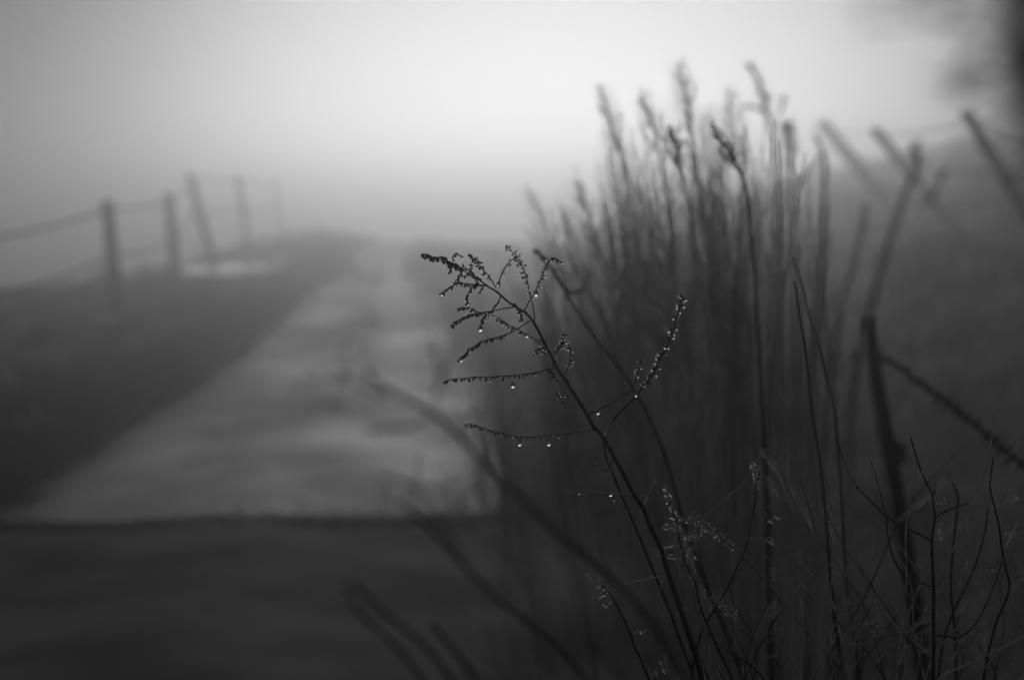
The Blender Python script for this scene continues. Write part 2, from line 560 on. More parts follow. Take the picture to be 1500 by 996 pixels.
# ------------------------------------------------------------------ misty bushes
def mound(label, c, sx, sy, h, n):
    o = thing('low_shrub', label, 'shrub', (c.x, c.y, ground_z(c.x, c.y)))
    st, lv = MB(), MB()
    z0 = ground_z(c.x, c.y)
    for _ in range(n):
        an, r = rnd.uniform(0, 6.28), rnd.random() ** .6
        e = Vector((c.x + math.cos(an) * sx * r, c.y + math.sin(an) * sy * r, z0 + h * (1 - r * r * .8) * rnd.uniform(.6, 1.05)))
        b = Vector((lerp(c.x, e.x, .35), lerp(c.y, e.y, .35), z0 - .05))
        p = spline([b, b.lerp(e, .6) + Vector((0, 0, .05)), e], 4)
        st.tube(p, [lerp(.009, .003, i / (len(p) - 1)) for i in range(len(p))], 4)
        for _ in range(8):
            q, _d = along(p, rnd.uniform(.35, 1))
            q = q + rvec(.03)
            a, b2 = rvec(1).normalized(), rvec(1).normalized()
            lv.add([q - a * .035, q + b2 * .016, q + a * .035, q - b2 * .016], [(0, 1, 2, 3)])
    st.build('twigs', M['bark'], o)['kind'] = 'stuff'
    lv.build('foliage', M['leaf'], o)['kind'] = 'stuff'
mound('low hazy bush on the left edge of the track before it vanishes', at(482, 405, 21), .48, .9, .38, 170)
mound('faint low bush on the far right edge of the track behind the sprig', at(628, 418, 21), .40, .9, .34, 130)
mound('dark bramble mound on the bank beneath the middle leaning post', at(1385, 385, 9.5), .55, .6, .30, 150)

# ------------------------------------------------------------------ weeds
def stem_path(vis, per=6, drift=.12):
    """Spline through the visible points, then a smooth run down to the soil."""
    path = spline(vis, per)
    last = path[-1]
    dr = (path[-1] - path[-4]).normalized()
    h = last.z - ground_z(last.x, last.y)
    if h <= .02: return path
    bx = last.x + max(-.3, min(.3, dr.x / max(.25, -dr.z) * h * .45))
    by = last.y + drift * h * .4
    end = Vector((bx, by, ground_z(bx, by) - .02))
    c = last + dr * h * .45
    c.z = max(c.z, end.z + .1)
    for i in range(1, 13):
        t = i / 12
        path.append(last * (1 - t) ** 2 + c * 2 * t * (1 - t) + end * t * t)
    return path

def px_path(p, d0, d1=None):
    d1 = d0 if d1 is None else d1
    n = len(p) - 1
    return [at(x, y, lerp(d0, d1, i / max(1, n))) for i, (x, y) in enumerate(p)]

DOWN = Vector((0, 0, -1))
def bud_row(path, t0, t1, step, size0, hang=.55, jitter=.6, cluster=1):
    """Seed buds along a twig; they grow outward and droop."""
    mb = MB()
    L = sum((path[i + 1] - path[i]).length for i in range(len(path) - 1))
    n = max(1, int(L * (t1 - t0) / step))
    spots = []
    for i in range(n):
        t = t0 + (t1 - t0) * (i + rnd.uniform(-.3, .3)) / n
        t = min(1, max(0, t))
        p, dr = along(path, t)
        size = size0 * (.55 + .45 * min(1, (t - t0) / (t1 - t0) * 4 + .1)) if t1 == 1 else size0
        for _ in range(cluster):
            out = rvec(1)
            out = (out - dr * out.dot(dr)).normalized()
            ax = (out * jitter + DOWN * hang + dr * rnd.uniform(.1, .6)).normalized()
            k = size * rnd.uniform(.6, 1.25)
            mb.ovoid(p + out * size * .12, ax, k, k * rnd.uniform(.45, .62))
            spots.append(p + out * size * .12 + ax * k)
    return mb, spots

def dew_on(spots, share, r, parent):
    mb = MB()
    for s in spots:
        if rnd.random() < share:
            q = r * rnd.uniform(.45, 1.2)
            mb.ball(s, q, 1, 7, 5)
    if mb.v:
        o = mb.build('dew', M['water'], parent)
        o['kind'] = 'stuff'

def weed(label, p, d, r0, r1, twigs=(), cat='dead weed', head=None, mat='stem', d1=None, name='dead_weed', group=None, sides=7, root=True):
    """p: stem from tip to the lowest visible point. r0 tip radius, r1 lower radius. twigs: dicts."""
    vis = px_path(p, d, d1)
    path = stem_path(vis) if root else spline(vis, 6)
    foot = path[-1]
    o = thing(name, label, cat, foot, group)
    mb = MB()
    n = len(path)
    nv = (len(vis) - 1) * 6
    rad = [lerp(r0, r1, min(1, i / nv) ** 1.15) * (1 + .14 * noise.noise(Vector((i * .9, p[0][0], 1))) + (.28 if i % 9 == 4 and i < nv else 0)) for i in range(n)]
    mb.tube(path, rad, sides)
    mb.build('stem', M[mat], o)
    if head:
        hb, spots = bud_row(path[:nv + 1], head.get('a', 0), head.get('b', .3), head.get('step', .0014), head.get('size', .0022), head.get('hang', .5), .7, head.get('cluster', 1))
        h = tag(hb.build('seed_head', M[head.get('mat', 'bud')], o), kind='stuff')
        dew_on(spots, head.get('dew', .15), head.get('dr', .00055), h)
    for tw in twigs:
        add_twig(o, tw, d)
    return o

def add_twig(o, tw, d):
    q = px_path(tw['p'], d + tw.get('d0', 0), d + tw.get('d1', 0))
    path = spline(q, 5)
    mb = MB()
    n = len(path)
    a, b = tw.get('r', (.00052, .00026))
    mb.tube(path, [lerp(a, b, i / (n - 1)) * (1 + .25 * noise.noise(Vector((i * 1.3, a * 9000, q[0].x * 50)))) for i in range(n)], 5)
    t = mb.build('twig', M[tw.get('m', 'twig')], o)
    if 'bud' in tw:
        t0, step, size = tw['bud']
        hb, spots = bud_row(path, t0, tw.get('end', 1), step, size, tw.get('hang', .55), tw.get('jit', .6), tw.get('cl', 2))
        h = tag(hb.build('seed_head', M[tw.get('bm', 'bud')], t), kind='stuff')
        dew_on(spots, min(.95, 1.1 * tw.get('dew', .2)), tw.get('dr', .0006), h)
    return t

def Z(pts, ox, oy, k):
    return [(ox + x / k, oy + y / k) for x, y in pts]
def A(*p): return Z(p, 580, 340, 4.15)
def B(*p): return Z(p, 640, 520, 3.557)
def C(*p): return Z(p, 820, 680, 3.153)
def D(*p): return Z(p, 1080, 560, 2.283)
def E_(*p): return Z(p, 860, 360, 2.49)

# --- the sharp sprig
main = [(617, 373), (632, 376), (649, 379), (664, 388), (676, 394), (690, 404), (703, 411), (715, 420), (727, 427), (742, 440), (756, 450), (768, 457), (778, 467), (788, 483), (796, 499), (806, 518), (815, 537), (828, 556), (843, 580), (856, 600), (869, 624), (884, 641), (899, 668), (913, 694), (928, 722), (943, 746), (952, 770), (968, 803), (980, 842), (992, 878), (1006, 920), (1020, 962), (1032, 1010)]
tw = [
 dict(m='stem', p=A((350, 180), (345, 155), (362, 132), (385, 140), (412, 152)), bud=(0.1, 0.00129, 0.00218), dew=.2, d0=-.005),
 dict(m='stem', p=A((310, 165), (318, 200), (330, 228), (322, 258)), bud=(0.1, 0.00097, 0.00244), hang=.8),
 dict(m='stem', p=A((385, 212), (395, 245), (382, 270), (372, 292)), bud=(0.15, 0.00097, 0.00244), hang=.8),
 dict(m='stem', p=A((450, 250), (430, 262), (400, 268)), bud=(0.1, 0.00097, 0.00244), hang=.8),
 dict(m='stem', p=A((605, 335), (575, 285), (525, 222), (485, 170), (458, 138)), bud=(0.25, 0.00194, 0.00328), d0=.01, d1=.05, hang=.35, cl=2),
 dict(m='stem', p=A((470, 262), (455, 240), (462, 205), (455, 185)), bud=(0.1, 0.00129, 0.00235), dew=.35),
 dict(m='stem', p=A((520, 290), (490, 275), (455, 240), (400, 205)), bud=(0.05, 0.00129, 0.00244), dew=.3, d0=-.006),
 dict(m='stem', p=A((500, 270), (490, 295), (498, 325), (470, 330)), bud=(0.05, 0.00113, 0.00252), dew=.4, d0=-.004),
 dict(m='stem', p=A((620, 322), (640, 265), (662, 220), (688, 185), (722, 162), (742, 175), (752, 205)), bud=(0.15, 0.00178, 0.00252), dew=.25, hang=.2),
 dict(m='stem', p=A((842, 550), (842, 500), (826, 420), (806, 330), (788, 260), (768, 205), (735, 145), (690, 110), (660, 98)), bud=(0.3, 0.00355, 0.00311), d0=.01, d1=.045, dew=.45, cl=2, hang=.2, dr=.0011, bm='bud'),
 dict(m='stem', p=A((782, 478), (805, 430), (838, 375), (868, 315), (895, 250), (918, 200), (950, 168), (980, 166), (1003, 182)), bud=(0.2, 0.00226, 0.00269), d1=.02, dew=.45, hang=.15, dr=.0008),
 dict(m='stem', p=A((560, 325), (510, 322), (440, 315), (390, 312), (340, 328), (300, 355), (275, 382)), bud=(0.05, 0.00122, 0.00277), dew=.22, hang=.45, d1=-.01),
 dict(m='stem', p=A((480, 320), (455, 345), (440, 380), (432, 415), (434, 440)), bud=(0.05, 0.00129, 0.00252), dew=.35, hang=.6),
 dict(m='stem', p=A((718, 457), (670, 462), (600, 477), (530, 488), (470, 500), (420, 515), (370, 540), (335, 566)), bud=(0.35, 0.00145, 0.00336), d0=.01, d1=.035, dew=.06, hang=.7),
 dict(m='stem', p=A((600, 510), (560, 498), (500, 488), (455, 465), (410, 455), (370, 480)), bud=(0.25, 0.00178, 0.00311), d0=.06, d1=.075, dew=.05),
 dict(m='stem', p=A((636, 392), (620, 430), (590, 470), (555, 505), (528, 535), (515, 580)), bud=(0.15, 0.00129, 0.00269), dew=.45, hang=.5, dr=.0007),
 dict(m='stem', p=A((716, 432), (740, 458), (756, 490), (762, 520), (760, 538)), bud=(0.05, 0.00113, 0.00252), dew=.5, dr=.0007),
 dict(m='stem', p=A((815, 538), (770, 568), (720, 600), (670, 622), (620, 640), (550, 655), (500, 680), (455, 705), (420, 740), (388, 780)), bud=(0.3, 0.00137, 0.00277), dew=.18, hang=.7),
 dict(m='stem', p=A((885, 662), (840, 648), (790, 620), (740, 590), (700, 572), (650, 545), (610, 515)), bud=(0.35, 0.00307, 0.00311), d0=.005, d1=.06, dew=.3, dr=.0008),
 dict(m='stem', p=A((905, 705), (880, 700), (855, 722), (835, 745)), bud=(0.1, 0.00113, 0.00252), dew=.5, dr=.0007),
 dict(m='stem', p=A((915, 690), (900, 715), (905, 735)), bud=(0.1, 0.00113, 0.00252), dew=.5),
 dict(m='stem', p=A((975, 825), (920, 835), (850, 852), (780, 863), (700, 872), (630, 876), (560, 880), (480, 880), (420, 888), (350, 892), (285, 910)), bud=(0.12, 0.00274, 0.00344), hang=.75, jit=.6, dew=.06),
 dict(m='stem', p=A((958, 752), (972, 715), (1000, 688), (1018, 650), (1025, 612)), bud=(0.1, 0.00226, 0.00252), d1=.03, dew=.5, dr=.0008),
 dict(m='stem', p=A((1030, 870), (1045, 820), (1060, 770), (1058, 715), (1045, 680)), bud=(0.25, 0.00258, 0.00277), d1=.03, dew=.6, dr=.0009),
 dict(m='stem', p=A((520, 372), (500, 372)), r=(.0004, .0004)),
 dict(m='stem', p=B((610, 40), (590, 75), (605, 100), (625, 125)), bud=(0, 0.00161, 0.00344), d0=.03, d1=.035, hang=.8, dew=.3),
 dict(m='stem', p=B((690, 215), (655, 212), (630, 212), (617, 192)), bud=(0.1, 0.00178, 0.00244), dew=.55),
 dict(m='stem', p=B((640, 215), (650, 240), (655, 255)), bud=(0.1, 0.00178, 0.00244), dew=.55),
 dict(m='stem', p=B((822, 390), (770, 393), (720, 400), (660, 408), (600, 415), (520, 424), (450, 425), (390, 420), (330, 405), (280, 392), (230, 375), (180, 360), (138, 365)), bud=(0.12, 0.00258, 0.00277), hang=.8, dew=.2, d1=.015),
 dict(m='stem', p=B((790, 312), (840, 285), (900, 260), (960, 225), (1000, 195), (1025, 160), (1042, 110), (1052, 60), (1065, 15)), bud=(0.75, 0.00194, 0.00210), dew=.6, d1=.03, dr=.0007),
 dict(m='stem', p=B((875, 430), (885, 400), (905, 368), (950, 320), (1010, 262)), d0=.01, d1=.06),
 dict(m='stem', p=B((915, 540), (905, 580), (882, 608), (855, 600), (832, 578), (800, 572)), bud=(0.6, 0.00226, 0.00185), dew=.8, dr=.0006),
 dict(m='stem', p=B((1028, 738), (960, 730), (900, 724), (840, 718), (780, 712), (700, 710), (648, 712)), d1=.04, bud=(0.4, 0.00969, 0.00185), dew=.5, dr=.0012),
 dict(m='stem', p=B((1115, 912), (1080, 885), (1040, 860), (985, 800), (930, 750), (870, 690)), d1=.07, d0=.01, bud=(0.4, 0.00808, 0.00185), dew=.4, dr=.0011),
 dict(m='stem', p=B((1080, 790), (1100, 735), (1135, 660)), d1=.05, d0=.01),
]
sprig = weed('sharp dark seed sprig arching left over the track, hung with water drops', main, 1.0, .00035, .0020, tw,
     head=dict(a=0, b=.13, step=.0011, size=.0034, hang=.55, cluster=2, dew=.22, dr=.0006), mat='stem', name='dead_weed')
# one small narrow leaf
mb = MB()
a, b = at(*A((538, 328))[0], 1.0), at(*A((500, 374))[0], 1.0)
s = (b - a).cross(Vector((0, 1, .3))).normalized() * .0009
mb.add([a, a.lerp(b, .4) + s, b, a.lerp(b, .4) - s, a.lerp(b, .4) + Vector((0, -.0006, 0))], [(0, 1, 4), (1, 2, 4), (2, 3, 4), (3, 0, 4)])
mb.build('leaf', M['bud'], sprig)

# --- water drops that hang free
drops = [
 (A((515, 592))[0], 1.0, .0028, 'clear water drop under the short drooping twig nearest the middle of the sprig'),
 (A((396, 778))[0], .988, .0026, 'largest bright drop clinging to the tip of the long down-curving twig'),
 (A((710, 935))[0], 1.0, .0025, 'bright drop hanging alone below the straight horizontal twig'),
 (A((434, 441))[0], 1.0, .0022, 'small bright drop below the short twig under the sprig head'),
 (A((624, 322))[0], .994, .0024, 'bright drop on the stem at the foot of the arched twig'),
 (A((852, 380))[0], 1.005, .0027, 'round clear drop on the right-hand hooked twig'),
 (A((796, 631))[0], 1.01, .0021, 'round drop on the thin twig pointing back behind the sprig'),
 (A((280, 380))[0], .99, .0018, 'tiny bright drop at the tip of the upper arching left twig'),
 (B((430, 462))[0], 1.0, .0026, 'drop below the lowest long twig, the one nearer its tip'),
 (B((582, 461))[0], 1.0, .0027, 'drop below the lowest long twig, the one nearer the stem'),
 (B((904, 724))[0], 1.015, .0026, 'pale blurred drop on the faint twig low on the stem'),
 (B((838, 300))[0], 1.03, .0024, 'soft drop at the start of the thin twig bending right'),
 (B((1036, 210))[0], 1.06, .0020, 'blurred drop beside the stem crossing behind the right twig'),
]
for (x, y), dd, r, lab in drops:
    mb = MB()
    c = at(x, y, dd)
    mb.ball(Vector((0, 0, 0)), r * .72, 1.1, 18, 12, drop=True)
    o = mb.build('water_drop', M['water'], None)
    o.location = c
    tag(o, lab, 'water drop', 'drops hanging from the sprig')

# --- stems and sprigs around it
weed('thick blurred stem slanting up behind the sharp sprig', [(783, 366), (800, 385), (822, 415), (842, 450), (868, 490), (900, 530), (930, 572), (950, 610), (970, 655), (990, 720), (1010, 790), (1040, 870), (1075, 950), (1100, 1020)], 1.42, 0.00126, 0.00196,
     twigs=[dict(p=[(830, 430), (850, 425), (858, 410)], r=(.0015, .0008), bud=(.2, .004, .006), bm='plume')], head=dict(a=0, b=.22, step=.004, size=.006, mat='plume', dew=0, hang=.1), mat='stem')
weed('slender upright seed spike right of the sprig with pale wet buds', [(1000, 433), (995, 452), (989, 470), (983, 492), (970, 520), (958, 545), (942, 566), (925, 588), (905, 608), (890, 630), (886, 660), (900, 700), (930, 770)], 1.09, 0.00049, 0.00098,
     head=dict(a=0, b=.5, step=.0024, size=.0034, dew=.5, dr=.0011, hang=.1, cluster=2))
weed('thin stem topped with soft pale seed clusters, right of the main stem', C((490, 90), (498, 130), (515, 190), (530, 240), (545, 300), (558, 370), (580, 450), (605, 510), (630, 560), (645, 640), (660, 690), (700, 780), (730, 850), (765, 920), (800, 1000)), 1.11, 0.00049, 0.00119,
     head=dict(a=0, b=.3, step=.0022, size=.0032, mat='pale_bud', dew=1, dr=.001, cluster=2),
     twigs=[dict(p=C((545, 430), (510, 412), (470, 400), (428, 398)), bud=(.1, .0016, .0032), bm='pale_bud', dew=.9, dr=.0008), dict(p=C((540, 300), (515, 280), (480, 292)), bud=(.1, .0014, .0032), bm='pale_bud', dew=.9, dr=.0008), dict(p=C((535, 245), (565, 242), (598, 256)), bud=(.2, .0014, .0032), bm='pale_bud', dew=.9, dr=.0008),
            dict(p=C((552, 318), (590, 325), (632, 338)), bud=(.2, .002, .003), bm='pale_bud', dew=.9, dr=.0008), dict(p=C((600, 470), (608, 430), (625, 375)), bud=(.2, .0014, .0034), bm='pale_bud', dew=.9, dr=.0008), dict(p=C((555, 385), (520, 360), (478, 380)), bud=(.2, .0016, .003), bm='pale_bud', dew=.9, dr=.0008), dict(p=C((620, 540), (612, 500), (618, 470)), bud=(.2, .002, .003), bm='pale_bud', dew=.9, dr=.0008), dict(p=C((560, 330), (572, 360), (570, 375)), bud=(.2, .002, .003), bm='pale_bud', dew=.9, dr=.0008)])
weed('small sharp stem with sparkling pale buds low in front, left of the main stem', C((125, 490), (150, 515), (178, 540), (205, 565), (235, 600), (258, 640), (285, 690), (308, 740), (330, 790), (345, 840), (370, 890), (395, 950), (420, 1010)), 1.0, 0.00035, 0.00091,
     head=dict(a=0, b=.32, step=.0012, size=.0019, mat='pale_bud', dew=1, dr=.0006),
     twigs=[dict(p=C((215, 585), (195, 590), (188, 608)), bud=(0, .0007, .002), bm='pale_bud', dew=.9, dr=.0008), dict(p=C((255, 635), (228, 632), (205, 645)), bud=(.2, .0008, .0019), bm='pale_bud', dew=.9, dr=.0008), dict(p=C((330, 780), (342, 768), (368, 765), (395, 768)), bud=(.3, .0009, .0021), bm='pale_bud', dew=.9, dr=.0008),
            dict(p=C((185, 545), (172, 560)), bud=(0, .0008, .0018), bm='pale_bud', dew=.9, dr=.0008)])
weed('wiry curved stem with a forked glinting tip beside the main stem', C((488, 468), (490, 495), (478, 525), (465, 555), (458, 610), (455, 680), (460, 750), (466, 810), (478, 860), (495, 920), (515, 1010)), 1.01, 0.00042, 0.00077,
     twigs=[dict(p=C((480, 515), (420, 525), (375, 535), (310, 550), (248, 562)), d1=.06), dict(p=C((500, 930), (485, 915), (465, 912)), bud=(.1, .0008, .0022), bm='pale_bud', dew=.9, dr=.0008), dict(p=C((500, 950), (485, 945), (480, 930), (490, 915)), bud=(.1, .0007, .0022), bm='pale_bud', dew=.9, dr=.0008)], mat='twig')
weed('lowest cluster of pale buds at the very foot of the picture', C((400, 938), (415, 945), (430, 955), (440, 975), (455, 1020)), 1.0, 0.00042, 0.00070, head=dict(a=0, b=.8, step=.0007, size=.0024, mat='pale_bud', dew=1, cluster=2))
weed('short pale budded tip leaning left at the bottom edge', C((602, 856), (630, 880), (655, 905), (670, 940), (690, 1000)), 1.03, 0.00042, 0.00084, head=dict(a=0, b=1, step=.0012, size=.0027, mat='pale_bud', dew=1))
weed('paired short budded tip beside it at the bottom edge', C((724, 940), (740, 962), (758, 985), (780, 1020)), 1.0, 0.00042, 0.00084, head=dict(a=0, b=1, step=.0009, size=.0023, mat='pale_bud', dew=1), twigs=[dict(p=C((585, 1000), (565, 975), (552, 968)), bud=(0, .001, .0024), bm='pale_bud', dew=.9, dr=.0008)])
weed('long faint stem crossing behind to the upper right', C((925, 10), (880, 60), (800, 130), (730, 190), (660, 250), (600, 310), (560, 420), (550, 560)), 1.16, 0.00056, 0.00084, mat='twig')
weed('dark bowed stem rising from the bottom centre among the weeds', [(1112, 690)] + C((890, 240), (860, 380), (825, 460), (780, 560), (720, 660), (670, 740), (640, 820), (620, 900), (600, 1020)), 1.13, 0.00063, 0.00112, mat='stem')
weed('pale bowed twig ending in a hooked tip low among the weeds', C((850, 355), (880, 340), (925, 342), (970, 365), (1020, 400), (1080, 450), (1140, 490), (1200, 540), (1260, 640), (1300, 800)), 1.09, 0.00077, 0.00098, mat='twig')
weed('pale wavering thread-like stem with a whitish bent tip', E_((695, 520), (715, 560), (730, 605), (738, 660), (742, 740), (750, 800), (770, 860), (772, 950)) + C((1125, 320), (1105, 390), (1085, 440), (1095, 510), (1110, 590), (1120, 680), (1125, 790), (1115, 890), (1112, 1010)), 1.0, 0.00056, 0.00077, mat='twig',
     twigs=[dict(p=E_((745, 780), (770, 840), (800, 920), (815, 1000)), d1=.03, m='twig'), dict(p=C((1110, 560), (1090, 575), (1068, 590)), bud=(.2, .0012, .0022), bm='pale_bud', dew=.9, dr=.0008), dict(p=C((1095, 530), (1070, 530), (1045, 515)), bud=(.2, .0016, .0022), bm='pale_bud', dew=.9, dr=.0008, d1=.03),
            dict(p=C((1100, 270), (1050, 245), (1005, 240), (970, 258)), bud=(.5, .0018, .002), bm='pale_bud', dew=.9, dr=.0008, d0=.02, d1=.04)])
weed('tall smooth dark stem with a blunt bent tip left of the black stake', E_((757, 128), (765, 180), (775, 260), (795, 370), (808, 480), (818, 580), (835, 700), (852, 800), (862, 900), (870, 1000)) + [(1215, 830), (1225, 920), (1240, 1010)], 1.17, 0.00091, 0.00154, mat='stem',
     twigs=[dict(p=E_((715, 435), (708, 500), (720, 590), (690, 690), (640, 770), (580, 850), (500, 920), (420, 990)), d0=-.06, d1=-.02), dict(p=E_((850, 520), (865, 580), (866, 680), (862, 780), (872, 880)), d0=.02)])
weed('second smooth dark stem leaning behind the tall blunt one', E_((752, 40), (790, 170), (822, 290), (852, 390), (882, 510), (905, 620), (915, 720), (925, 850), (935, 1000)) + [(1245, 900), (1262, 1010)], 1.38, 0.00098, 0.00168, mat='stem')

# --- low bare shrub at the right
weed('bare branching shrub in focus in front of the black stake', D((580, 183), (590, 220), (605, 270), (618, 305), (640, 350), (652, 375), (656, 410), (661, 450), (655, 490), (650, 530), (652, 590), (655, 650), (657, 730), (656, 800), (657, 880), (655, 940), (656, 1010)), 1.0, 0.00048, 0.00133, mat='stem', cat='shrub', name='bare_shrub',
     twigs=[dict(p=D((650, 532), (610, 508), (560, 485), (525, 465), (490, 440), (445, 395), (400, 348), (372, 300), (355, 258), (340, 220), (328, 188)), r=(0.00085, 0.00036), m='stem'),
            dict(p=D((655, 685), (605, 665), (560, 642), (530, 605), (512, 555), (502, 500), (498, 450), (485, 395), (470, 340), (458, 300), (446, 262)), r=(0.00065, 0.00030), m='stem', d1=-.01),
            dict(p=D((660, 455), (680, 440), (710, 425), (740, 415), (772, 402)), r=(0.00060, 0.00042), m='stem'),
            dict(p=D((665, 730), (680, 670), (700, 610), (730, 540), (760, 475), (790, 400), (812, 340), (835, 280), (848, 210), (855, 140), (852, 85)), r=(0.00050, 0.00030), d0=-.01),
            dict(p=D((660, 845), (700, 848), (740, 852), (775, 830), (805, 795), (835, 735), (862, 670), (885, 600)), r=(0.00060, 0.00042), m='stem', d1=.01),
            dict(p=D((655, 925), (610, 880), (560, 838), (510, 790), (460, 740), (410, 690), (360, 640), (300, 608), (240, 590)), r=(0.00065, 0.00054), d1=.06),
            dict(p=D((658, 375), (662, 365), (655, 358)), r=(0.00065, 0.00060), m='stem')],
     head=dict(a=0, b=.28, step=.004, size=.0016, hang=0, dew=.4, dr=.0005))
weed('dark kinked stem at the far right bottom, ending above the barbed wire', D((855, 250), (848, 320), (845, 350), (858, 410), (875, 480), (885, 560), (898, 620), (910, 680), (893, 740), (870, 790), (852, 850), (838, 910), (822, 1000)), 1.03, 0.00054, 0.00104, mat='stem',
     twigs=[dict(p=D((890, 560), (920, 510), (935, 470)), d1=.04)])
weed('wiry stem rising diagonally into the right edge of the picture', D((990, 838), (959, 850), (900, 880), (840, 910), (780, 940), (720, 965), (670, 992), (650, 1030)), 1.02, 0.00054, 0.00075, mat='twig')
weed('upright stem standing between the bare shrub and the right edge', D((720, 335), (738, 380), (735, 430), (725, 520), (718, 600), (715, 700), (725, 800), (730, 900), (732, 1000)), 1.18, 0.00072, 0.00116, mat='stem')
weed('slim stem slanting up right, crossed by the bare shrub', D((838, 420), (828, 500), (800, 600), (760, 690), (725, 760), (700, 830), (680, 920), (672, 1010)), 1.15, 0.00060, 0.00104, mat='stem', twigs=[dict(p=D((760, 480), (768, 560), (760, 620), (745, 690)), d0=-.02, bud=(.5, .004, .002), bm='pale_bud', dew=.9, dr=.0008)])
weed('thin stem with small pale tufts by the right edge', D((945, 560), (930, 620), (915, 720), (935, 780), (955, 830), (975, 900), (985, 1000)), 1.12, 0.00042, 0.00070, mat='twig', head=dict(a=0, b=.15, step=.001, size=.004, mat='pale_bud', dew=1, hang=.2),
     twigs=[dict(p=D((895, 640), (870, 620), (850, 610), (835, 632)), bud=(.3, .0012, .004), bm='pale_bud', dew=.9, dr=.0008, d0=.03, d1=.05), dict(p=D((860, 480), (890, 492), (925, 505)), bud=(.5, .002, .003), bm='pale_bud', dew=.9, dr=.0008, d0=.05, d1=.06)])

# --- fine tangle around the shrub
tg = thing('twig_tangle', 'tangle of hair-thin dead twigs and pale seed tufts filling the lower right corner', 'dead weed', (.31, 1.12, ground_z(.31, 1.12)))
mb = MB()
for k in range(5):
    e = at(lerp(1060, 1480, k / 4), 1015, 1.12)
    q = spline([e, e.lerp(Vector((.31, 1.12, .4)), .5), Vector((.31 + .02 * k, 1.12, ground_z(.31, 1.12) - .02))], 5)
    mb.tube(q, [.0016] * len(q), 5)
mb.build('stem', M['stem'], tg)
for k in range(70):
    d = rnd.uniform(.97, 1.32)
    x, y = rnd.uniform(1020, 1500), 1020
    hgt = rnd.uniform(90, 370) * (1 if x > 1150 else .75)
    lean = rnd.gauss(0, .45)
    pts = [(x, y), (x + lean * hgt * .35 + rnd.gauss(0, 8), y - hgt * .4), (x + lean * hgt * .7 + rnd.gauss(0, 14), y - hgt * .75), (x + lean * hgt + rnd.gauss(0, 20), y - hgt)]
    pale = rnd.random() < .6
    tw_ = dict(p=pts, r=(rnd.uniform(.0005, .0009), .00028), m='twig' if pale else 'stem', d1=rnd.uniform(-.03, .06))
    if rnd.random() < .5: tw_.update(bud=(rnd.uniform(.7, .88), .0015, rnd.uniform(.0018, .0032)), bm='pale_bud', dew=.9, dr=.0007, hang=.2)
    add_twig(tg, tw_, d)
    if rnd.random() < .6:
        j = rnd.uniform(.4, .8)
        bx, by = x + lean * hgt * j, y - hgt * j
        sd_ = rnd.choice((-1, 1))
        tw_ = dict(p=[(bx, by), (bx + sd_ * rnd.uniform(10, 25), by - rnd.uniform(5, 22)), (bx + sd_ * rnd.uniform(25, 60), by - rnd.uniform(10, 60))], r=(.00045, .00025), m='twig')
        if rnd.random() < .5: tw_.update(bud=(.6, .0016, rnd.uniform(.0018, .0028)), bm='pale_bud', dew=.9, dr=.0006, hang=.3)
        add_twig(tg, tw_, d + .01)

# --- soft bent stems low over the track
weed('bent blurred stem with a hooked twig reaching over the middle of the track', [(536, 543), (550, 558), (575, 574), (603, 588), (640, 610), (680, 645), (720, 690), (755, 720), (795, 760), (840, 800), (900, 850), (960, 920), (1010, 1010)], 0.46, 0.00075, 0.00107, mat='stem', d1=.6,
     twigs=[dict(p=[(575, 574), (550, 574), (525, 565), (503, 546)], r=(0.00079, 0.00062), m='stem'), dict(p=[(630, 612), (600, 624), (570, 625), (540, 630)], r=(0.00058, 0.00053), m='stem', bud=(.2, .003, .003)), dict(p=[(640, 575), (645, 550), (640, 520), (632, 495)], r=(0.00053, 0.00044), m='stem', d0=.0, bud=(.2, .003, .003))])
weed('soft dark stem leaning left across the track below the bent one', [(583, 732), (610, 755), (650, 795), (690, 840), (720, 870), (760, 900), (820, 950), (870, 1010)], 0.48, 0.00079, 0.00099, mat='stem', d1=.62, twigs=[dict(p=[(680, 826), (655, 780), (630, 745), (600, 710), (560, 700)], r=(0.00062, 0.00044), m='stem', d1=-.04)])
weed('curved soft stem at the bottom left of the weeds', [(505, 858), (515, 880), (535, 906), (570, 935), (600, 970), (630, 1010)], 0.48, 0.00066, 0.00079, mat='stem', d1=.56)
weed('straighter soft stem beside the curved one at the bottom left', [(520, 853), (545, 880), (580, 910), (610, 935), (640, 965), (670, 1010)], 0.48, 0.00079, 0.00095, mat='stem', d1=.56)
weed('short dark straight stem low at the bottom centre', [(634, 914), (655, 940), (680, 970), (705, 1010)], 0.55, 0.00079, 0.00099, mat='stem', d1=.56)

# --- soft stems at the upper right
weed('tall soft stem bending over at the top, right of the plumes', [(1192, 196), (1203, 215), (1208, 240), (1207, 300), (1203, 380), (1196, 470), (1190, 560), (1190, 700), (1195, 850), (1200, 1010)], 0.56, 0.00073, 0.00110, mat='cane', twigs=[dict(p=[(1207, 222), (1190, 245), (1170, 272)], r=(0.00072, 0.00072), m='cane')])
weed('soft stem with a bushy tip rising above the black stake', [(1339, 210), (1344, 235), (1338, 260), (1322, 295), (1305, 350), (1288, 410), (1268, 480), (1252, 560), (1244, 680), (1245, 820), (1240, 1010)], 0.52, 0.00078, 0.00115, mat='cane', head=dict(a=0, b=.14, step=.003, size=.0028, mat='plume', dew=0, hang=-.3), twigs=[dict(p=[(1362, 300), (1375, 270), (1382, 250)], r=(0.00055, 0.00055), bud=(0, .0022, .0026), bm='plume', hang=-.2), dict(p=[(1322, 295), (1345, 300), (1362, 300)], r=(0.00044, 0.00033))])
